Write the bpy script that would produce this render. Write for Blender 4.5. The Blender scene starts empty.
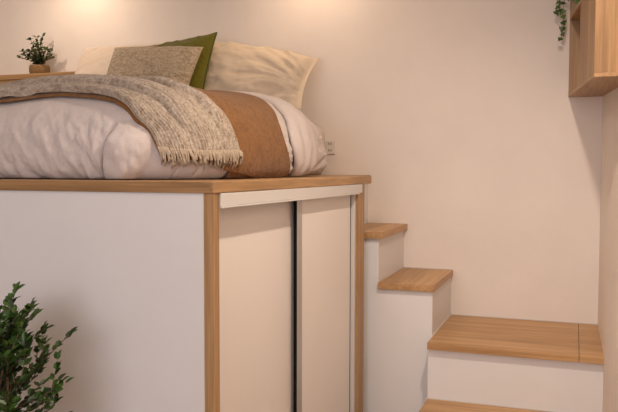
import bpy, bmesh, math, random
from mathutils import Vector, Matrix, noise
sc = bpy.context.scene
C = sc.collection
random.seed(7)
# ---------------- camera ----------------
CAM = Vector((1.375, -4.0, 1.3095)); YAW, PITCH, ROLL, FPX = 0.3457, 0.0524, 0.0018, 738.39
def make_camera():
    c, s = math.cos(YAW), math.sin(YAW)
    r = Vector((c, s, 0)); fw = Vector((-s, c, 0)); up = Vector((0, 0, 1))
    cp, sp = math.cos(PITCH), math.sin(PITCH)
    fw2 = fw*cp - up*sp; up2 = up*cp + fw*sp
    cr, sr = math.cos(ROLL), math.sin(ROLL)
    r3 = r*cr + up2*sr; up3 = up2*cr - r*sr
    cam = bpy.data.cameras.new('camera'); o = bpy.data.objects.new('camera', cam); C.objects.link(o)
    m = Matrix((r3, up3, -fw2)).transposed().to_4x4(); m.translation = CAM
    o.matrix_world = m
    cam.sensor_width = 36; cam.lens = FPX/618*36; cam.clip_start = .05
    sc.camera = o
make_camera()
# ---------------- world, lights, exposure ----------------
w = bpy.data.worlds.new('world'); sc.world = w; w.use_nodes = True
w.node_tree.nodes['Background'].inputs[0].default_value = (.9, .86, .82, 1)
w.node_tree.nodes['Background'].inputs[1].default_value = .25
def light(name, kind, loc, power, col, target=None, size=.05, size_y=None, cone=None, blend=1):
    l = bpy.data.lights.new(name, kind); o = bpy.data.objects.new(name, l); C.objects.link(o)
    l.energy = power; l.color = col; o.location = loc
    if kind == 'AREA':
        l.size = size
        if size_y: l.shape = 'RECTANGLE'; l.size_y = size_y
    else: l.shadow_soft_size = size
    if kind == 'SPOT': l.spot_size = math.radians(cone); l.spot_blend = blend
    if target is not None:
        o.rotation_euler = (Vector(target)-Vector(loc)).to_track_quat('-Z', 'Y').to_euler()
    return o
WARM = (1, .74, .50)
light('downlight_bed_left', 'SPOT', (-1.55, -.24, 2.66), 11, WARM, (-1.50, -.22, 1.2), .05, cone=165)
light('downlight_bed_right', 'SPOT', (-.02, -.28, 2.66), 15, WARM, (-.02, -.22, 1.2), .05, cone=160)
light('downlight_stairs', 'SPOT', (1.27, -1.9, 2.66), 100, (1, .83, .68), (1.20, -1.5, 0), .05, cone=155)
light('left_wall_fill', 'SPOT', (-1.6, -1.3, 2.60), 30, (1, .82, .65), (-2.1, -.1, 1.3), .06, cone=145)  # added warm spot, brightens the left end of the back wall
light('daylight_fill', 'AREA', (.4, -5.55, 1.55), 37, (.93, .92, 1.0), (-.2, -1.5, 1.0), 1.7, 1.4)  # added cool fill behind the camera, in place of window daylight
light('ceiling_fill', 'AREA', (1.0, -3.9, 2.66), 14, (1, .82, .66), (1.0, -3.6, 0), 1.2, 1.2)  # added warm area fill above the camera
sc.view_settings.view_transform = 'Standard'; sc.view_settings.look = 'None'
sc.view_settings.gamma = 1; sc.view_settings.use_curve_mapping = False
sc.view_settings.exposure = 0.12
# ---------------- materials ----------------
def nt(name, col, rough=.6, spec=.3):
    m = bpy.data.materials.new(name); m.use_nodes = True
    b = m.node_tree.nodes['Principled BSDF']
    b.inputs['Base Color'].default_value = (*col, 1); b.inputs['Roughness'].default_value = rough
    b.inputs['Specular IOR Level'].default_value = spec
    return m, m.node_tree, b
def coords(t, scale=(1, 1, 1), rot=(0, 0, 0)):
    tc = t.nodes.new('ShaderNodeTexCoord'); mp = t.nodes.new('ShaderNodeMapping')
    mp.inputs['Scale'].default_value = scale; mp.inputs['Rotation'].default_value = rot
    t.links.new(tc.outputs['Object'], mp.inputs['Vector']); return mp.outputs[0]
def tnoise(t, vec, scale, detail=3, rough=.5):
    n = t.nodes.new('ShaderNodeTexNoise'); n.inputs['Scale'].default_value = scale
    n.inputs['Detail'].default_value = detail; n.inputs['Roughness'].default_value = rough
    t.links.new(vec, n.inputs['Vector']); return n.outputs['Fac']
def ramp(t, fac, stops):
    r = t.nodes.new('ShaderNodeValToRGB'); e = r.color_ramp.elements
    e[0].position = stops[0][0]; e[0].color = (*stops[0][1], 1)
    e[1].position = stops[-1][0]; e[1].color = (*stops[-1][1], 1)
    for p_, c_ in stops[1:-1]:
        q = e.new(p_); q.color = (*c_, 1)
    t.links.new(fac, r.inputs['Fac']); return r.outputs['Color']
def mix(t, a, b, fac, mode='MIX'):
    m = t.nodes.new('ShaderNodeMix'); m.data_type = 'RGBA'; m.blend_type = mode
    if isinstance(fac, float): m.inputs[0].default_value = fac
    else: t.links.new(fac, m.inputs[0])
    t.links.new(a, m.inputs[6]); t.links.new(b, m.inputs[7]); return m.outputs[2]
def bump(t, b, h, strength, dist=.01):
    n = t.nodes.new('ShaderNodeBump'); n.inputs['Strength'].default_value = strength
    n.inputs['Distance'].default_value = dist
    t.links.new(h, n.inputs['Height']); t.links.new(n.outputs[0], b.inputs['Normal'])
def paint(name, col, var=.04, rough=.7):
    m, t, b = nt(name, col, rough, .25)
    f = tnoise(t, coords(t), 2.2, 4, .6)
    c = ramp(t, f, [(.3, tuple(x*(1-var) for x in col)), (.7, tuple(min(1, x*(1+var)) for x in col))])
    t.links.new(c, b.inputs['Base Color'])
    bump(t, b, tnoise(t, coords(t), 60, 3), .06, .004)
    return m
def oak(name, axis, tint=1.0):
    # grain streaks run along the given axis
    base = [(.30, (.30*tint, .168*tint, .072*tint)), (.5, (.41*tint, .238*tint, .106*tint)), (.72, (.50*tint, .305*tint, .145*tint))]
    m, t, b = nt(name, (.4, .23, .11), .42, .35)
    s = [9, 9, 9]; s[axis] = .7
    s2 = [55, 55, 55]; s2[axis] = 1.6
    v = coords(t, tuple(s)); v2 = coords(t, tuple(s2))
    c1 = ramp(t, tnoise(t, v, 1.4, 5, .62), base)
    f2 = tnoise(t, v2, 1.5, 3, .6)
    c2 = ramp(t, f2, [(.38, (.70, .67, .64)), (.6, (1, 1, 1))])
    c = mix(t, c1, c2, .75, 'MULTIPLY')
    t.links.new(c, b.inputs['Base Color']); bump(t, b, f2, .12, .002)
    return m
def cloth(name, c0, c1, scale=220, rough=.9, bmp=.25, slub=None, stretch=(1, 1, 1), dist=.002):
    m, t, b = nt(name, c0, rough, .1)
    b.inputs['Sheen Weight'].default_value = .15
    v = coords(t, stretch)
    f = tnoise(t, v, scale, 3, .7)
    col = ramp(t, f, [(.32, c0), (.68, c1)])
    if slub:
        f3 = tnoise(t, coords(t, slub[0]), slub[1], 2, .6)
        col = mix(t, col, ramp(t, f3, [(.35, slub[2]), (.55, (1, 1, 1))]), .8, 'MULTIPLY')
    t.links.new(col, b.inputs['Base Color']); bump(t, b, f, bmp, dist)
    return m
M = dict(
 wall=paint('wall_paint', (.80, .725, .665)), ceil=paint('ceiling_paint', (.82, .79, .75)),
 white=paint('white_laminate', (.74, .72, .71), .02, .45), door=paint('door_laminate', (.79, .735, .69), .015, .38),
 oakx=oak('oak_along_x', 0), oaky=oak('oak_along_y', 1), oakz=oak('oak_upright', 2),
 oakt=oak('oak_tread', 0, 1.2), oakts=oak('oak_tread_side_grain', 1, 1.2),
 floor=oak('oak_floor', 1, .9),
 duvet=cloth('duvet_linen', (.54, .47, .44), (.62, .55, .52), 260, bmp=.15),
 sheet=cloth('sheet_cotton', (.66, .57, .50), (.72, .63, .56), 260, bmp=.1),
 pillow=cloth('beige_pillow_cotton', (.60, .49, .375), (.67, .56, .44), 260, bmp=.12),
 lpillow=cloth('cream_pillow_cotton', (.60, .50, .41), (.66, .56, .47), 260, bmp=.12),
 green=cloth('olive_velvet', (.095, .088, .008), (.15, .135, .014), 200, bmp=.2),
 greenp=cloth('olive_piping', (.05, .06, .012), (.08, .085, .018), 200, bmp=.2),
 oat=cloth('oatmeal_boucle', (.36, .28, .185), (.66, .54, .39), 95, bmp=1.0, dist=.01, slub=((1, 1, 3), 26, (.72, .68, .62))),
 brown=cloth('rust_linen', (.185, .085, .028), (.28, .132, .046), 70, bmp=.9, dist=.006, slub=((1, 1, 1), 30, (.82, .8, .78))),
 throw=cloth('oatmeal_knit', (.34, .27, .205), (.62, .52, .42), 120, bmp=.8, dist=.008, slub=((3, 14, 3), 9, (.62, .57, .53))),
 fringe=cloth('fringe_yarn', (.38, .30, .215), (.56, .45, .335), 150, bmp=.5),
 metal=nt('brushed_aluminium', (.50, .48, .46), .35, .5)[0], railm=nt('white_metal', (.64, .61, .58), .4, .4)[0],
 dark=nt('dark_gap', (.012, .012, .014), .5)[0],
 plastic=nt('white_plastic', (.72, .66, .60), .4, .4)[0], slot=nt('socket_slot', (.12, .10, .09), .6)[0],
 bark=cloth('bark', (.10, .055, .03), (.19, .115, .07), 90, bmp=.6),
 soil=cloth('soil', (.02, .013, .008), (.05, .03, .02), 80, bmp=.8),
 clay=cloth('clay_pot', (.20, .115, .05), (.25, .15, .07), 60, bmp=.1), potg=cloth('grey_pot', (.28, .27, .26), (.34, .33, .31), 60, bmp=.1),
 glass=nt('window_glass', (.9, .95, 1), .05)[0],
)
M['metal'].node_tree.nodes['Principled BSDF'].inputs['Metallic'].default_value = .6
M['glass'].node_tree.nodes['Principled BSDF'].inputs['Transmission Weight'].default_value = 1
def leafmat(name, a, b_):
    m, t, b = nt(name, a, .38, .45)
    g = t.nodes.new('ShaderNodeNewGeometry')
    c = ramp(t, g.outputs['Random Per Island'], [(.0, a), (1, b_)])
    t.links.new(c, b.inputs['Base Color'])
    b.inputs['Subsurface Weight'].default_value = 0
    return m
M['leaf'] = leafmat('ficus_leaf', (.010, .028, .005), (.05, .11, .016))
M['leaf2'] = leafmat('small_plant_leaf', (.012, .028, .005), (.055, .085, .014))
M['ivy'] = leafmat('ivy_leaf', (.03, .075, .012), (.09, .16, .03))
# ---------------- helpers ----------------
def base_of(vs):
    xs = [v[0] for v in vs]; ys = [v[1] for v in vs]; zs = [v[2] for v in vs]
    return Vector(((min(xs)+max(xs))/2, (min(ys)+max(ys))/2, min(zs)))
def thing(name, label, cat, loc, group=None):
    o = bpy.data.objects.new(name, None); C.objects.link(o); o.location = loc
    o.empty_display_size = .05
    o['label'] = label; o['category'] = cat
    if group: o['group'] = group
    return o
def tag(o, label, cat, group=None):
    o['label'] = label; o['category'] = cat
    if group: o['group'] = group
    return o
class MB:
    def __init__(s): s.v = []; s.f = []
    def add(s, vs, fs):
        n = len(s.v); s.v += [tuple(v) for v in vs]; s.f += [tuple(i+n for i in f) for f in fs]; return s
    def box(s, x0, x1, y0, y1, z0, z1, sh=None):
        vs = [(x, y, z) for x in (x0, x1) for y in (y0, y1) for z in (z0, z1)]
        if sh: vs = [sh(v) for v in vs]
        return s.add(vs, [(0, 1, 3, 2), (4, 6, 7, 5), (0, 4, 5, 1), (2, 3, 7, 6), (0, 2, 6, 4), (1, 5, 7, 3)])
    def prism(s, poly, z0, z1):
        n = len(poly); vs = [(x, y, z0) for x, y in poly]+[(x, y, z1) for x, y in poly]
        return s.add(vs, [tuple(range(n))[::-1], tuple(range(n, 2*n))]+[(i, (i+1) % n, (i+1) % n+n, i+n) for i in range(n)])
    def prism_y(s, poly, y0, y1):
        n = len(poly); vs = [(x, y0, z) for x, z in poly]+[(x, y1, z) for x, z in poly]
        return s.add(vs, [tuple(range(n)), tuple(range(n, 2*n))[::-1]]+[((i+1) % n, i, i+n, (i+1) % n+n) for i in range(n)])
    def tube(s, pts, rad, n=6):
        pts = [Vector(p_) for p_ in pts]; base = len(s.v); k = len(pts)
        for i, p_ in enumerate(pts):
            d = (pts[min(i+1, k-1)]-pts[max(i-1, 0)]).normalized()
            a = d.cross(Vector((0, 0, 1)) if abs(d.z) < .9 else Vector((1, 0, 0))).normalized(); b = d.cross(a)
            r = rad[i] if isinstance(rad, (list, tuple)) else rad
            for j in range(n):
                q = p_+(a*math.cos(2*math.pi*j/n)+b*math.sin(2*math.pi*j/n))*r; s.v.append(tuple(q))
        for i in range(k-1):
            for j in range(n):
                s.f.append((base+i*n+j, base+i*n+(j+1) % n, base+(i+1)*n+(j+1) % n, base+(i+1)*n+j))
        s.f.append(tuple(base+j for j in range(n))[::-1]); s.f.append(tuple(base+(k-1)*n+j for j in range(n)))
        return s
    def lathe(s, c, prof_, n=28):
        base = len(s.v); k = len(prof_)
        for r, z in prof_:
            for j in range(n):
                s.v.append((c[0]+r*math.cos(2*math.pi*j/n), c[1]+r*math.sin(2*math.pi*j/n), c[2]+z))
        for i in range(k-1):
            for j in range(n):
                s.f.append((base+i*n+j, base+i*n+(j+1) % n, base+(i+1)*n+(j+1) % n, base+(i+1)*n+j))
        s.f.append(tuple(base+j for j in range(n))[::-1]); s.f.append(tuple(base+(k-1)*n+j for j in range(n)))
        return s
    def leaf(s, p_, d, up, L, W, curl=.15):
        d = d.normalized(); sd = d.cross(up).normalized(); u = sd.cross(d).normalized()
        P_ = lambda a, b_, c_: p_+d*a*L+sd*b_*W+u*c_*L
        vs = [P_(0, 0, 0), P_(.25, -.46, .05), P_(.66, -.42, .03), P_(1, 0, -curl), P_(.66, .42, .03), P_(.25, .46, .05), P_(.33, 0, -.02), P_(.66, 0, -.04)]
        return s.add(vs, [(0, 1, 6), (1, 2, 7, 6), (2, 3, 7), (3, 4, 7), (4, 5, 6, 7), (5, 0, 6)])
    def build(s, name, mat, parent=None, bevel=0, smooth=False, loc=None, kind=None, segs=2):
        o_ = Vector(parent.location) if parent else (Vector(loc) if loc is not None else base_of(s.v))
        if parent and parent.parent: o_ = Vector(parent.location)+Vector(parent.parent.location)
        me = bpy.data.meshes.new(name); me.from_pydata([tuple(Vector(v)-o_) for v in s.v], [], s.f); me.update()
        bm = bmesh.new(); bm.from_mesh(me); bmesh.ops.recalc_face_normals(bm, faces=bm.faces); bm.to_mesh(me); bm.free()
        o = bpy.data.objects.new(name, me); C.objects.link(o)
        if parent: o.parent = parent
        else: o.location = o_
        me.materials.append(mat)
        if bevel:
            b = o.modifiers.new('bevel', 'BEVEL'); b.width = bevel; b.segments = segs; b.limit_method = 'ANGLE'; b.angle_limit = math.radians(40)
        if smooth:
            for q in me.polygons: q.use_smooth = True
        if kind: o['kind'] = kind
        return o
def grid(nu, nv, fn):
    vs = [fn(i/(nu-1), j/(nv-1)) for j in range(nv) for i in range(nu)]
    fs = [(j*nu+i, j*nu+i+1, (j+1)*nu+i+1, (j+1)*nu+i) for j in range(nv-1) for i in range(nu-1)]
    return vs, fs
def sstep(a, b, x):
    t = max(0, min(1, (x-a)/(b-a))); return t*t*(3-2*t)
def solid(o, th, off=1):
    s = o.modifiers.new('thickness', 'SOLIDIFY'); s.thickness = th; s.offset = off; return o
def fbm(x, y, z=0, o=4): return noise.fractal(Vector((x, y, z)), 1, 2, o)
# ---- BEDGEOM (pure python) ----
BZ = 1.267          # top of the platform slab
BXL, BXR, BYF = -1.60, 0.275, -1.985
PROF = [(0,0),(.12,.010),(.23,.034),(.32,.072),(.385,.122),(.425,.180),(.448,.24),(.455,.295),(.445,.34),(.42,.37),(.39,.383)]
PW = .455; PM = 2.35; ZTOP = BZ+.380
def _build():
    pts=[]; n=len(PROF)
    def cr(p0,p1,p2,p3,t):
        return tuple(.5*((2*b)+(-a+c)*t+(2*a-5*b+4*c-d)*t*t+(-a+3*b-3*c+d)*t**3) for a,b,c,d in zip(p0,p1,p2,p3))
    for i in range(n-1):
        p0=PROF[max(i-1,0)];p3=PROF[min(i+2,n-1)]
        for k in range(10): pts.append(cr(p0,PROF[i],PROF[i+1],p3,k/10))
    pts.append(PROF[-1]); L=[0]
    for a,b in zip(pts,pts[1:]): L.append(L[-1]+((a[0]-b[0])**2+(a[1]-b[1])**2)**.5)
    return pts,L
_PP,_LL=_build(); PLEN=_LL[-1]
def prof(d):
    if d<=0: return 0,0
    if d>=PLEN: return _PP[-1][0],_PP[-1][1]+0*(d-PLEN)
    lo,hi=0,len(_LL)-1
    while hi-lo>1:
        m=(lo+hi)//2
        if _LL[m]<=d: lo=m
        else: hi=m
    t=(d-_LL[lo])/(_LL[hi]-_LL[lo]); a,b=_PP[lo],_PP[hi]
    return a[0]+(b[0]-a[0])*t, a[1]+(b[1]-a[1])*t
CXR=BXR-PW; CXL=BXL+PW; CYF=BYF+PW
def sm(t):
    t=max(0,min(1,t)); return t*t*(3-2*t)
def S0(cx,cy):
    # cloth coordinates: flat on top, arc length over the edges -> world
    sx=1 if cx>CXR else -1
    dx=max(0,cx-CXR,CXL-cx); dy=max(0,CYF-cy)
    d=(dx**PM+dy**PM)**(1/PM)
    x=min(max(cx,CXL),CXR); y=max(cy,CYF); z=ZTOP
    if d>0:
        r,s=prof(d); x+=sx*r*dx/d; y-=r*dy/d; z-=s
    # gentle doming: lower towards the head
    z-= .035*max(0,min(1,(cy+1.1)/.7))*(1 if d==0 else max(0,1-d/.3))
    z-= .036*sm((cx+.65)/.55)*sm((-cy-1.0)/.35)*(1-sm(d/.45)*.8)
    z-= .058*sm((-.25-cx)/.6)*(1-sm(d/.5)*.8)
    if cx>CXR: x-= .035*sm((cy+1.0)/.35)*sm((cx-CXR)/.3)
    return (x,y,z)
def S(cx,cy,off=0):
    p=S0(cx,cy)
    if not off: return p
    e=.01; a=S0(cx+e,cy);b=S0(cx-e,cy);c=S0(cx,cy+e);d=S0(cx,cy-e)
    u=[a[i]-b[i] for i in range(3)];v=[c[i]-d[i] for i in range(3)]
    n=(u[1]*v[2]-u[2]*v[1],u[2]*v[0]-u[0]*v[2],u[0]*v[1]-u[1]*v[0]);l=(n[0]**2+n[1]**2+n[2]**2)**.5 or 1
    return tuple(p[i]+n[i]/l*off for i in range(3))
# ---- END BEDGEOM ----
# ---------------- the setting ----------------
def wall_slope(z): return .01+.11*sstep(.5, 1.66, z)
def wx(y, z): return 1.497+wall_slope(z)*(-y if y > -2 else 2)
XL, YR, ZC = -3.1, -5.7, 2.72
MB().box(XL, 2.2, YR, .0, -.1, 0).build('floor', M['floor'], kind='structure')
MB().box(XL-.1, 2.3, YR-.1, .1, ZC, ZC+.1).build('ceiling', M['ceil'], kind='structure')
MB().box(XL-.1, 2.3, 0, .1, -.1, ZC+.1).build('wall_back', M['wall'], kind='structure')
MB().box(XL-.1, XL, YR, 0, -.1, ZC+.1).build('wall_left', M['wall'], kind='structure')
rw = MB(); vs, fs = grid(2*29+1, 29, lambda a, b: (wx(-a*5.8, b*2.8), -a*5.8, b*2.8)); rw.add(vs, fs)
n0 = len(rw.v); vs2 = [(2.3, v[1], v[2]) for v in vs]; rw.add(vs2, [f[::-1] for f in fs])
rw.build('wall_right', M['wall'], smooth=True, kind='structure')
wr = MB(); WX0, WX1, WZ0, WZ1 = -.5, 1.3, .8, 2.3
wr.box(XL, WX0, YR-.1, YR, 0, ZC).box(WX1, 2.3, YR-.1, YR, 0, ZC).box(WX0, WX1, YR-.1, YR, 0, WZ0).box(WX0, WX1, YR-.1, YR, WZ1, ZC)
wr.build('wall_rear', M['wall'], kind='structure')
wf = MB(); t_ = .05
wf.box(WX0, WX1, YR-.08, YR-.02, WZ0, WZ0+t_).box(WX0, WX1, YR-.08, YR-.02, WZ1-t_, WZ1).box(WX0, WX0+t_, YR-.08, YR-.02, WZ0+t_, WZ1-t_).box(WX1-t_, WX1, YR-.08, YR-.02, WZ0+t_, WZ1-t_).box(.37, .43, YR-.08, YR-.02, WZ0+t_, WZ1-t_)
wo = wf.build('added_window', M['railm'], kind='structure')  # unseen window, added to go with the fill lamp behind the camera
MB().box(WX0+t_, WX1-t_, YR-.055, YR-.05, WZ0+t_, WZ1-t_).build('pane', M['glass'], wo)

# ---------------- bed platform with cupboard ----------------
A = Vector((.387, -2.076)); B = Vector((.4545, -.556)); dd = (B-A).normalized(); nn = Vector((dd.y, -dd.x))
LF = (B-A).length
SZ, ST = BZ, .034
def cp(s, off=0):
    q = A+dd*s+nn*off; return (q.x, q.y)
def cbox(mb, s0, s1, o0, o1, z0, z1):
    return mb.prism([cp(s0, o0), cp(s0, o1), cp(s1, o1), cp(s1, o0)], z0, z1)
XPL = -2.6
plat = thing('bed_platform', 'raised white bed platform with sliding-door cupboard and oak edge, under the bed', 'bed platform', ((XPL+.4)/2, -1.1, 0))
MB().prism([(XPL, -2.076), tuple(A), tuple(B), (.30, -.556), (.30, 0), (XPL, 0)], SZ-ST, SZ).build('platform_top', M['oaky'], plat, .0025)
# front edge strip with its own grain direction
MB().box(XPL, .374, -2.0785, -2.0715, SZ-ST, SZ-.001).build('edge_band', M['oakx'], plat, .0012)
zt = SZ-ST
MB().box(XPL, .351, -2.07, -2.045, 0, zt).build('front_panel', M['white'], plat, .001)
p1 = MB().prism([(.351, -2.0705), (.384, -2.0705), cp(.044, -.006), (cp(.044, -.04)[0]-.0, cp(.044, -.04)[1])], 0, zt).build('corner_post', M['oakz'], plat, .0015)
cbox(MB(), 1.340, 1.438, -.028, -.008, 0, zt).build('end_post', M['oakz'], plat, .0015)
cbox(MB(), .046, 1.385, -.030, -.001, 1.192, zt-.001).build('top_rail', M['railm'], plat, .002)
cbox(MB(), .046, 1.340, -.020, .002, 1.187, 1.192).build('rail_lip', M['railm'], plat, .001)
cbox(MB(), .046, 1.340, -.12, -.03, .0, .035).build('bottom_rail', M['railm'], plat, .002)
# inner carcass (inside shade painted near-black, seen only through the slit between the doors)
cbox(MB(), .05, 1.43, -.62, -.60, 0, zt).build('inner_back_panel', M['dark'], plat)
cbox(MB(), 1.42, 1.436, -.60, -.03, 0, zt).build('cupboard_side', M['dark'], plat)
MB().box(.262, .285, -.655, 0, 0, zt).build('inner_riser_panel', M['white'], plat)
d1 = cbox(MB(), .06, .722, -.078, -.060, .036, 1.19).build('sliding_door', M['door'], plat, .0015)
cbox(MB(), .722, .730, -.082, -.056, .036, 1.19).build('gap_shade_strip', M['dark'], d1, .001)  # black strip painting in the shade of the slit between the doors
d2 = cbox(MB(), .735, 1.309, -.046, -.034, .036, 1.19).build('sliding_door', M['door'], plat, .0015)
cbox(MB(), .685, .735, -.036, -.030, .036, 1.19).build('stile', M['metal'], d2, .002)
cbox(MB(), .682, .685, -.035, -.030, .036, 1.19).build('dark_edge', M['dark'], d2, .001)
cbox(MB(), 1.309, 1.323, -.052, -.036, .036, 1.19).build('shadow_gap', M['dark'], plat)  # solid dark strip standing in for the shade beside the jamb
cbox(MB(), 1.323, 1.340, -.045, -.018, .036, 1.19).build('door_jamb', M['railm'], plat, .001)

# ---------------- staircase ----------------
X1, X1b, X2, X2b, X3 = .5116, .4909, .7631, .7536, 1.498
Z1, Z2, Z3, Z4, TT = 1.0002, .7574, .5128, .249, .0323
YB, YN, YN3 = -.556, -.573, -.687
st = thing('staircase', 'white boxed staircase with oak treads climbing to the bed platform', 'staircase', (.9, -.5, 0))
MB().prism_y([(.287, 0), (.287, Z1-TT), (X1b, Z1-TT), (X1b, Z2-TT), (X2b, Z2-TT), (X2b, 0)], YB, -.001).build('stringer_box', M['white'], st, .001)
MB().box(X2b+.001, X3+.012, -.665, -.002, 0, Z3-TT).build('riser', M['white'], st, .001)
MB().box(X2b+.001, X3+.012, -1.26, -.667, 0, Z4-TT).build('riser', M['white'], st, .001)
MB().box(.288, X1, YN, -.001, Z1-TT, Z1).build('tread', M['oakts'], st, .002)
MB().box(X1b+.001, X2, YN, -.001, Z2-TT, Z2).build('tread', M['oakts'], st, .002)
def rsh(v):
    return (v[0]+.01*(-v[1]) if v[0] > 1.45 else v[0], v[1], v[2])
MB().box(X2b+.001, 1.4045, YN3, -.001, Z3-TT, Z3).box(1.4065, X3, YN3, -.001, Z3-TT, Z3, rsh).build('tread', M['oakt'], st, .0015)
MB().box(X2b+.001, X3, -1.285, -.667, Z4-TT, Z4, rsh).build('tread', M['oakt'], st, .002)

MB().box(X1b+.001, X2b+.004, -.004, -.001, Z2, Z2+.004).build('sealant_bead', M['railm'], st)
MB().box(X2b+.001, X3-.002, -.004, -.001, Z3, Z3+.004).box(X2b, X2b+.004, YB, -.004, Z3, Z3+.004).build('sealant_bead', M['railm'], st)
MB().box(X2b+.001, X3-.002, -.671, -.667, Z4, Z4+.004).build('sealant_bead', M['railm'], st)

# ---------------- shelf box on the right wall ----------------
def ssh(v): return (v[0]+.12*(-v[1]), v[1], v[2])
shf = thing('wall_shelf', 'oak box wall shelf hung high in the corner on the right wall', 'shelf', (1.43, -.43, 1.667))
SX0, SX1, SY, SB, STP = 1.334, 1.495, -.86, 1.667, 2.56
MB().box(SX0, SX1, SY, -.001, SB, SB+.016, ssh).build('bottom_board', M['oaky'], shf, .001)
MB().box(SX0, SX1, SY, -.001, STP-.016, STP, ssh).build('top_board', M['oaky'], shf, .001)
MB().box(SX1-.014, SX1, SY, -.001, SB+.016, STP-.016, ssh).build('side_panel', M['oakz'], shf, .001)
MB().box(SX0, SX1-.014, SY, SY+.018, SB+.016, STP-.016, ssh).build('front_panel', M['oakz'], shf, .001)
MB().box(SX0, SX0+.016, SY+.018, -.405, SB+.016, STP-.016, ssh).build('side_panel', M['oakz'], shf, .001)
MB().box(SX0, SX1-.014, -.013, -.001, SB+.016, STP-.016, ssh).build('back_panel', M['oakz'], shf, .001)
MB().box(SX0, SX1-.014, -.405, -.013, 2.052, 2.070, ssh).build('divider_board', M['oaky'], shf, .001)
MB().box(SX0+.016, SX1-.014, -.43, -.405, SB+.016, STP-.016, ssh).build('partition', M['oakz'], shf)

# ---------------- ledge by the head of the bed ----------------
lg = thing('headboard_ledge', 'oak ledge along the back wall left of the pillows, holding the small plant', 'ledge', (-2.3, -.12, BZ))
MB().box(-3.05, -1.44, -.26, -.002, 1.854, 1.884).build('ledge_top', M['oakx'], lg, .002)
MB().box(-3.04, -1.62, -.25, -.004, BZ+.001, 1.854).build('ledge_front', M['oakx'], lg, .001)

# ---------------- power outlet ----------------
ol = thing('power_outlet', 'white power outlet on the back wall right of the bed', 'power outlet', (.055, -.004, 1.382))
MB().box(.012, .092, -.010, -.001, 1.384, 1.462).build('plate', M['plastic'], ol, .003)
for zz in (1.443, 1.405):
    m_ = MB().box(.068, .072, -.0115, -.0095, zz-.006, zz+.006).box(.055, .059, -.0115, -.0095, zz-.006, zz+.006)
    m_.build('socket', M['slot'], ol)

# ---------------- bedding ----------------
def rbox(x0, x1, y0, y1, z0, z1, r=.06, n=6):
    bm = bmesh.new(); bmesh.ops.create_cube(bm, size=1)
    for v in bm.verts: v.co = ((x0+x1)/2+v.co.x*(x1-x0), (y0+y1)/2+v.co.y*(y1-y0), (z0+z1)/2+v.co.z*(z1-z0))
    bmesh.ops.bevel(bm, geom=bm.edges[:]+bm.verts[:], offset=r, segments=n, profile=.5, affect='EDGES')
    m = MB(); bm.verts.ensure_lookup_table()
    m.add([tuple(v.co) for v in bm.verts], [tuple(v.index for v in f.verts) for f in bm.faces]); bm.free(); return m
mat = thing('mattress', 'mattress in a cream fitted sheet under the duvet', 'mattress', (-.7, -.9, BZ))
rbox(-1.50, .055, -1.78, -.012, BZ+.002, 1.56, .075).build('fitted_sheet', M['sheet'], mat, smooth=True)
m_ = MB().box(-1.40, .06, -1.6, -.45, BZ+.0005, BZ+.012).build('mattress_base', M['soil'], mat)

def crease_shift(cx, cy, pz):
    return 0
def duvet_fn(a, b):
    cx = CXL-PLEN + a*(CXR-CXL+2*PLEN); cy = CYF-PLEN + b*(-.56-(CYF-PLEN))
    dxs = max(0, cx-CXR, CXL-cx); dys = max(0, CYF-cy)
    d = (dxs**PM+dys**PM)**(1/PM)
    if d > PLEN:   # pull the corner of the sheet back onto the hem
        k = PLEN/d
        cx = (CXR+dxs*k) if cx > CXR else ((CXL-dxs*k) if cx < CXL else cx)
        if dys: cy = CYF-dys*k
        d = PLEN
    p0 = Vector(S0(cx, cy)); n = (Vector(S(cx, cy, .01))-p0).normalized()
    low = sstep(.40, PLEN*.95, d)
    t = math.atan2(dys, dxs+1e-6) if d > 0 else 0
    along = cx if dys > dxs else cy
    # broad puffs, then gathered folds towards the hem
    h = .010*fbm(p0.x*2.2, p0.y*2.2, p0.z*2.2+3, 3)
    sl = (cx*1.0+cy*.45)
    h += sstep(.42, .62, d)*.009*(abs(fbm(sl*9, p0.z*6, 1.7, 3))*-1.5+.3)
    h += low*.009*fbm(sl*22, p0.z*12, 4.1, 3)
    h += (.25+.75*low)*.0028*(.3-1.3*abs(fbm(p0.x*11, p0.y*11, p0.z*11, 4)))
    h += sstep(.36, .5, d)*.0055*(.25-abs(fbm(p0.x*17+3, p0.y*17, p0.z*20, 3)))
    h += sstep(.3, .5, d)*.0030*(-abs(fbm(cx*14+cy*3, p0.z*9+cx*4, 8.8, 3))*2)
    # the tucked corner: a deep crease with a puff to its right
    if cx > -.4 and cy < CYF-.1:
        cl = -.058+.022*sstep(1.27, 1.45, p0.z)
        q = p0.x-cl; vis = 1-sstep(1.38, 1.47, p0.z)
        h += vis*(-.055*math.exp(-((q+.002)/.012)**2) + .030*sstep(-.004, .014, q)*(1-sstep(.02, .25, q)))
    top_mask = 1-sstep(.10, .30, d)
    kk = sstep(.10, .19, cx); h = h*(1-kk)+(min(h, 0)-.003)*kk
    p = p0+n*(h - .004 - .008*top_mask)
    if cx > -.4 and cy < CYF-.1: p.x -= vis*.026*math.exp(-((q-.012)/.020)**2)
    p.z = max(p.z, BZ+.003)
    return tuple(p)
vs, fs = grid(520, 250, duvet_fn)
dv = thing('duvet', 'puffy white linen duvet covering the bed and hanging to the platform', 'duvet', (-.66, -1.3, BZ))
o = MB().add(vs, fs).build('duvet_cover', M['duvet'], dv, smooth=True)

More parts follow.
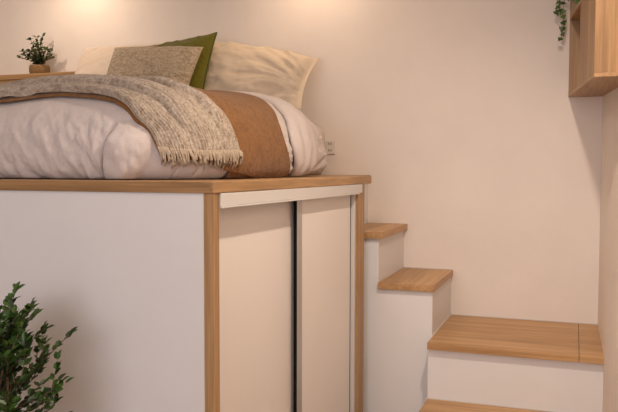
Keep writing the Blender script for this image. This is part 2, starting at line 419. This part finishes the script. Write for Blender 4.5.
def catmull(pts, s):
    n = len(pts)-1; x = s*n; i = min(int(x), n-1); t = x-i
    g = lambda k: pts[max(0, min(n, k))]
    p0, p1, p2, p3 = g(i-1), g(i), g(i+1), g(i+2)
    return [.5*((2*b)+(-a+c)*t+(2*a-5*b+4*c-d)*t*t+(-a+3*b-3*c+d)*t**3) for a, b, c, d in zip(p0, p1, p2, p3)]
def coons(F, Bk, Lf, Rt):
    def f(s, t):
        a, b, c, d = catmull(F, s), catmull(Bk, s), catmull(Lf, t), catmull(Rt, t)
        o = []
        for k in (0, 1):
            o.append((1-t)*a[k]+t*b[k]+(1-s)*c[k]+s*d[k]-((1-s)*(1-t)*F[0][k]+s*(1-t)*F[-1][k]+(1-s)*t*Bk[0][k]+s*t*Bk[-1][k]))
        return o
    return f
# folded back end of the duvet, a fat roll hanging down the side
lump = coons([(-1.7, -1.00), (-1.0, -.98), (-.4, -.97), (.02, -.96), (.20, -1.04), (.36, -1.13), (.54, -1.06)],
             [(-1.7, -.52), (-1.0, -.50), (-.4, -.50), (.02, -.52), (.20, -.60), (.32, -.68), (.43, -.74)],
             [(-1.7, -1.0), (-1.7, -.52)], [(.54, -1.06), (.51, -.95), (.47, -.83), (.43, -.74)])
def lump_fn(s, t):
    cx, cy = lump(s, t)
    e = (4*t*(1-t))**.42
    end = 1-.55*sstep(.93, 1, s)
    p0 = Vector(S0(cx, cy))
    h = -.006+.041*e*end*(1.15-.7*t)
    h += e*(.006*fbm(p0.x*5, p0.y*7, p0.z*4, 4)-.015*abs(fbm(cy*13+cx*3, p0.z*3.5, 2.2, 3)))
    p = Vector(S(cx, cy, 1.0)); n = (p-p0).normalized()
    q = p0+n*h; q.z = max(q.z, BZ+.004); return tuple(q)
vs, fs = grid(170, 60, lump_fn)
o = MB().add(vs, fs).build('folded_end', M['duvet'], dv, smooth=True); solid(o, .006, -1)

F_T = [(-1.72, -1.87), (-1.3, -1.88), (-.9, -1.895), (-.55, -1.905), (-.31, -1.88), (-.11, -1.905), (.0, -1.935), (.06, -1.965), (.12, -1.985), (.185, -2.02)]
B_T = [(-1.72, -1.30), (-1.2, -1.30), (-.7, -1.34), (-.3, -1.45), (.0, -1.64), (.10, -1.71), (.19, -1.70), (.26, -1.69), (.33, -1.70), (.395, -1.70)]
R_T = [(.185, -2.02), (.26, -1.965), (.33, -1.88), (.37, -1.79), (.395, -1.70)]
L_T = [(-1.72, -1.87), (-1.73, -1.6), (-1.72, -1.30)]
F_T = [(c[0], c[1]-.008) for c in F_T[:-2]]+F_T[-2:]
throwc = coons(F_T, B_T, L_T, R_T)
def drop_n(cx, cy):
    p0 = Vector(S0(cx, cy)); return p0, (Vector(S(cx, cy, 1.0))-p0).normalized()
def throw_fn(s, t):
    cx, cy = throwc(s, t); p0, n = drop_n(cx, cy)
    wl = 1-sstep(.62, 1, s)*.85
    # two soft rolls running along the front edge, fading towards the corner
    uu = ((.02+max(0, t+.05*fbm(cx*1.3, 1, 0, 2)*min(1, t*5)))/.40) % 1.0
    h = .012+.029*wl*math.sin(math.pi*uu**.45)*(1-sstep(.8, 1, t))*sstep(-.02, .07, t)
    h += .006*fbm(cx*3+cy*2, cy*9, 5, 3)+.004*(1-wl)*math.sin(t*26+cx*5)
    h += .0022*math.sin(t*190+3*fbm(cx*6, cy*6, 2, 2))
    return tuple(p0+n*max(h, .013))
vs, fs = grid(260, 130, throw_fn)
th = thing('knitted_throw', 'oatmeal knitted throw with fringe folded across the foot of the bed', 'throw', (-.7, -1.6, BZ+.2))
o = MB().add(vs, fs).build('throw_fabric', M['throw'], th, smooth=True); solid(o, .006, -1)
rnd = random.Random(3)
NT = 46
for i in range(NT):
    t = (i+.5+rnd.uniform(-.25, .25))/NT
    cx, cy = throwc(1, t); cx0, cy0 = throwc(.985, t)
    ddx, ddy = cx-cx0, cy-cy0; l = math.hypot(ddx, ddy); ddx /= l; ddy /= l
    L = rnd.uniform(.042, .062); sw = rnd.uniform(-.018, .018)
    pts = []
    for k in range(6):
        q = k/5; ax = cx-.006*ddx+ddx*L*q+(-ddy)*sw*q*q; ay = cy-.006*ddy+ddy*L*q+ddx*sw*q*q
        p0, n = drop_n(ax, ay); pts.append(p0+n*(.017+.008*math.sin(q*3)*rnd.uniform(.3, 1.2)))
    m_ = MB(); m_.tube(pts, [.0034, .0036, .0030, .0032, .0030, .0018], 6)
    off = Vector((rnd.uniform(-.002, .002), rnd.uniform(-.002, .002), 0))
    pts2 = [p_+off+Vector((.004*math.sin(k), 0, -.001*k)) for k, p_ in enumerate(pts)]
    m_.tube(pts2, [.0025, .0028, .0022, .0024, .0020, .0012], 5)
    m_.build('tassel', M['fringe'], th, smooth=True)

F_B = [(c[0]-.002, c[1]-.006) for c in F_T[:-1]]+[(.222, -2.045)]
B_B = [(-1.72, -.95), (-1.2, -.95), (-.7, -.96), (-.3, -.97), (-.05, -.985), (.08, -1.05), (.2, -1.15), (.30, -1.215), (.40, -1.215), (.500, -1.15)]
R_B = [(.222, -2.045), (.33, -1.93), (.43, -1.80), (.475, -1.66), (.50, -1.45), (.505, -1.28), (.500, -1.15)]
L_B = [(-1.72, -1.89), (-1.73, -1.4), (-1.72, -.95)]
brownc = coons(F_B, B_B, L_B, R_B)
def brown_fn(s, t):
    cx, cy = brownc(s, t); p0, n = drop_n(cx, cy)
    h = .0085+.0025*fbm(cx*7, cy*7, 1, 4)+.003*max(0, fbm(cx*2.5, cy*4, 7, 2))
    h = min(max(h, .0055), .0118)
    return tuple(p0+n*h)
vs, fs = grid(240, 130, brown_fn)
bl = thing('linen_blanket', 'rust brown linen blanket across the bed beneath the knitted throw', 'blanket', (-.7, -1.5, BZ+.1))
o = MB().add(vs, fs).build('upper_layer', M['brown'], bl, smooth=True); solid(o, .005, -1)
def low_fn(s, t):
    c0 = .40+s*.19; cy = (-1.765+.01*s)+t*(.575-.03*s); p0, n = drop_n(min(c0, .59), cy)
    h = .002+.002*fbm(c0*12, cy*14, 3, 3); q = p0+n*max(h, .001)
    q.z = max(q.z, BZ+.002); return tuple(q)
vs, fs = grid(40, 70, low_fn)
o = MB().add(vs, fs).build('lower_layer', M['brown'], bl, smooth=True); solid(o, .003, -1)

# ---------------- pillows and cushions ----------------
def cushion(TL, TR, BR, BL, T, wr=.006, seed=0, pinch=.06, flange=0, nu=70, nv=56, pv=None, gather=0):
    if pv is None: pv = pinch*1.2
    TL, TR, BR, BL = map(Vector, (TL, TR, BR, BL))
    nrm = (TR-TL).cross(BL-TL).normalized()
    if nrm.y > 0: nrm = -nrm      # towards the viewer side (-y)
    m = MB()
    def side(sgn):
        def f(a, b):
            u, v = 2*a-1, 2*b-1
            ce = (1-pinch*(1-v*v)*abs(u)**3); cv = (1-pv*(1-u*u)*abs(v)**3)
            uu, vv = u*ce, v*cv
            s, t = (uu+1)/2, (vv+1)/2
            p = (TL*(1-s)+TR*s)*(1-t)+(BL*(1-s)+BR*s)*t
            fu = max(0, 1-(abs(u)/(1-flange))**2.6) if flange else max(0, 1-abs(u)**2.6)
            fv = max(0, 1-abs(v)**2.4)
            th = T/2*(fu*fv)**.52
            ang = math.atan2(v*.9, (1-abs(u))+.15)
            edge = min(1, (abs(u)**3+abs(v)**3))
            wv = wr*(fbm(u*3+seed, v*3, sgn, 4)*.8 + edge*1.6*fbm(ang*7+seed, u*1.2, sgn*2, 3))
            if gather:
                g = sstep(-.25, .8, u); aa = math.atan2(v-.35, 1.25-u)
                wv += gather*g*(.5-2.0*abs(fbm(aa*4.2+seed, u*.8, 3.3*sgn, 2)))
            k = min(1, (fu*fv)*5)
            return tuple(p+nrm*sgn*(th+wv*k+.0006))
        return f
    for sg in (1, -1):
        vs, fs = grid(nu, nv, side(sg)); m.add(vs, fs)
    # rim
    loop = [i for i in range(nu)]+[j*nu+nu-1 for j in range(1, nv)]+[(nv-1)*nu+i for i in range(nu-2, -1, -1)]+[j*nu for j in range(nv-2, 0, -1)]
    N = nu*nv
    for i in range(len(loop)):
        a, b = loop[i], loop[(i+1) % len(loop)]; m.f.append((a, b, b+N, a+N))
    rim = [Vector(m.v[i])*.5+Vector(m.v[i+N])*.5 for i in loop]
    return m, rim
m_, rim = cushion((-1.50, -.13, 2.045), (-.73, -.13, 2.045), (-.72, -.37, 1.625), (-1.53, -.37, 1.625), .17, .008, 3)
pl = m_.build('pillow', M['lpillow'], smooth=True)
tag(pl, 'cream pillow at the left end of the bed, partly behind the oatmeal cushion', 'pillow', 'bed pillows')
m_, rim = cushion((-.715, -.13, 2.048), (.040, -.13, 1.905), (.035, -.40, 1.61), (-.72, -.40, 1.615), .20, .016, 11, pinch=.07, flange=.07, pv=-.03, gather=.038)
pr = thing('pillow', 'large crumpled beige pillow leaning on the wall at the right of the bed', 'pillow', (-.34, -.26, 1.61), 'bed pillows')
m_.build('pillowcase', M['pillow'], pr, smooth=True)
m_, rim = cushion((-.95, -.30, 1.995), (-.495, -.31, 2.048), (-.470, -.54, 1.625), (-.925, -.55, 1.60), .15, .007, 5)
gc = thing('cushion', 'olive green velvet square cushion with dark piped edge', 'cushion', (-.71, -.42, 1.60), 'scatter cushions')
m_.build('cushion_cover', M['green'], gc, smooth=True)
MB().tube(rim+[rim[0]], .0045, 6).build('piping', M['greenp'], gc, smooth=True)
m_, rim = cushion((-1.045, -.47, 1.972), (-.492, -.47, 1.946), (-.500, -.66, 1.655), (-1.03, -.66, 1.655), .15, .005, 9, pinch=.05)
oc = m_.build('cushion', M['oat'], smooth=True)
tag(oc, 'oatmeal textured rectangular cushion in front of the green one', 'cushion', 'scatter cushions')

# ---------------- small plant on the ledge ----------------
sp = thing('potted_plant', 'small leafy plant in a squat tan pot on the oak ledge', 'potted plant', (-1.84, -.13, 1.884))
MB().lathe((-1.84, -.13, 1.8845), [(.046, 0), (.058, .006), (.064, .030), (.063, .055), (.058, .066), (.052, .066), (.050, .058), (.0, .058)]).build('pot', M['clay'], sp, smooth=True)
rnd = random.Random(12)
stems = MB(); fol = MB()
tips = [(-.125, .125), (-.10, .065), (-.055, .13), (-.02, .17), (.012, .235), (.045, .205), (.075, .12), (.11, .12), (.13, .07), (-.13, .10), (.03, .14), (-.01, .11), (.09, .07), (-.07, .09), (.0, .19)]
for i, (tx, tz) in enumerate(tips):
    b = Vector((-1.84+rnd.uniform(-.02, .02), -.13+rnd.uniform(-.02, .02), 1.940))
    e = Vector((-1.84+tx, -.14+rnd.uniform(-.07, .05), 1.940+tz*.84))
    mid = b.lerp(e, .5)+Vector((-tx*.15, 0, .02)); pts = []
    for k in range(7):
        q = k/6; pts.append(b*(1-q)**2+mid*2*q*(1-q)+e*q*q)
    stems.tube(pts, [.002]*6+[.001], 5)
    for k in range(1, 7):
        for sd in (-1, 1, .3):
            d = Vector((sd*rnd.uniform(.5, 1), rnd.uniform(-.8, .4), rnd.uniform(.1, .9)))
            fol.leaf(pts[k], d, Vector((rnd.uniform(-.3, .3), -.6, .8)), rnd.uniform(.022, .034), rnd.uniform(.017, .024))
stems.build('stems', M['bark'], sp); fol.build('foliage', M['leaf2'], sp)

# ---------------- trailing ivy on the shelf ----------------
iv = thing('trailing_ivy', 'trailing green ivy spilling from the upper shelf of the wall box', 'ivy', (1.415, -.17, 2.0715))
MB().lathe((1.425, -.17, 2.0715), [(.028, 0), (.040, .05), (.042, .075), (.037, .075), (.0, .070)], 20).build('pot', M['potg'], iv, smooth=True)
ivs = MB(); ivf = MB(); rnd = random.Random(5)
def ivyleaf(p_, d, sz):
    d = d.normalized(); up = Vector((rnd.uniform(-.4, .2), -1, rnd.uniform(-.1, .5))).normalized()
    sd = d.cross(up).normalized(); u = sd.cross(d)
    sh = [(0, 0), (.15, -.35), (.02, -.5), (.45, -.42), (.55, -.25), (1, 0), (.55, .25), (.45, .42), (.02, .5), (.15, .35)]
    ivf.add([p_+d*a*sz+sd*b*sz*.95+u*(-.12*sz*abs(b)) for a, b in sh]+[p_+d*.35*sz+u*.04*sz], [(i, (i+1) % 10, 10) for i in range(10)])
for path, nl in (([(1.425, -.17, 2.15), (1.37, -.12, 2.19), (1.312, -.085, 2.15), (1.302, -.08, 2.08), (1.303, -.078, 2.02), (1.297, -.078, 1.958)], 11),
                 ([(1.42, -.16, 2.15), (1.34, -.10, 2.20), (1.288, -.085, 2.18), (1.272, -.085, 2.13), (1.270, -.085, 2.095)], 7),
                 ([(1.43, -.18, 2.15), (1.40, -.2, 2.19), (1.37, -.21, 2.15), (1.366, -.21, 2.11)], 7),
                 ([(1.42, -.17, 2.15), (1.36, -.14, 2.24), (1.31, -.12, 2.24), (1.29, -.11, 2.19)], 6)):
    pts = [Vector(catmull(path, k/24)) for k in range(25)]
    ivs.tube(pts, .0012, 4)
    for k in range(nl):
        q = (k+1)/nl; p_ = Vector(catmull(path, q))
        ivyleaf(p_, Vector((rnd.choice((-1, 1))*rnd.uniform(.2, .8), rnd.uniform(-.5, .1), rnd.uniform(-1, -.3))), rnd.uniform(.026, .040))
ivs.build('stems', M['bark'], iv); ivf.build('foliage', M['ivy'], iv)

# ---------------- ficus beside the platform ----------------
fx, fy = -.135, -2.40
fc = thing('ficus_tree', 'small bushy ficus with dark green leaves in front of the white platform panel', 'ficus', (fx, fy, 0))
MB().lathe((fx, fy, .001), [(.10, 0), (.125, .02), (.145, .20), (.148, .28), (.136, .28), (.132, .26), (0, .26)]).build('pot', M['potg'], fc, smooth=True)
MB().lathe((fx, fy, .262), [(.131, 0), (.10, .008), (0, .012)]).build('soil', M['soil'], fc, smooth=True)
rnd = random.Random(21); tr = MB(); fl = MB()
for (dx, dy, lean) in ((.03, 0, .02), (-.02, .015, -.03), (.005, -.02, .05)):
    pts = [Vector((fx+dx+lean*q*1.2+.012*math.sin(q*6+dx*90), fy+dy+.01*math.sin(q*5), .262+q*.50)) for q in [k/9 for k in range(10)]]
    tr.tube(pts, [.0060-.003*k/9 for k in range(10)], 7)
def branch(p_, d, L, r, depth):
    d = d.normalized(); n = 7; pts = [p_]
    for k in range(n):
        d = (d+Vector((rnd.uniform(-.18, .18), rnd.uniform(-.18, .18), rnd.uniform(-.09, .15)))).normalized()
        pts.append(pts[-1]+d*L/n)
    if any(q.y > -2.10 or q.x > .075 for q in pts): return
    tr.tube(pts, [r*(1-.8*k/n) for k in range(n+1)], 5)
    for k in range(2 if depth else 1, n+1):
        if depth < 1 and rnd.random() < .50:
            a = Vector((rnd.uniform(-1, 1), rnd.uniform(-1, 1), rnd.uniform(-.1, .8)))
            branch(pts[k], d*.8+a, L*rnd.uniform(.45, .75), r*.6, depth+1)
        if depth == 0 and k < 3: continue
        for s_ in (-1, 1):
            if rnd.random() < .32: continue
            sd = d.cross(Vector((0, 0, 1)))
            if sd.length < .1: sd = Vector((1, 0, 0))
            ld = d*.7+sd.normalized()*s_*rnd.uniform(.5, 1.0)+Vector((rnd.uniform(-.3, .3), rnd.uniform(-.3, .3), rnd.uniform(-.1, .45)))
            fl.leaf(pts[k], ld, Vector((rnd.uniform(-.5, .5), rnd.uniform(-.9, .1), 1)), rnd.uniform(.022, .032), rnd.uniform(.015, .020), .08)
    fl.leaf(pts[-1], d, Vector((0, -.4, 1)), .030, .013, .15)
import itertools
for k in range(52):
    a = k*2.39996; z = .50+.27*(k/52); 
    el = .25+.9*(k/52)**1.3
    d = Vector((math.cos(a)*math.cos(el), math.sin(a)*math.cos(el)*.9, math.sin(el)+.12))
    branch(Vector((fx+.015*math.cos(a), fy+.01, z)), d, .20-.07*(k/52), .0030, 0)
tr.build('trunk', M['bark'], fc, smooth=True); fl.build('foliage', M['leaf'], fc)
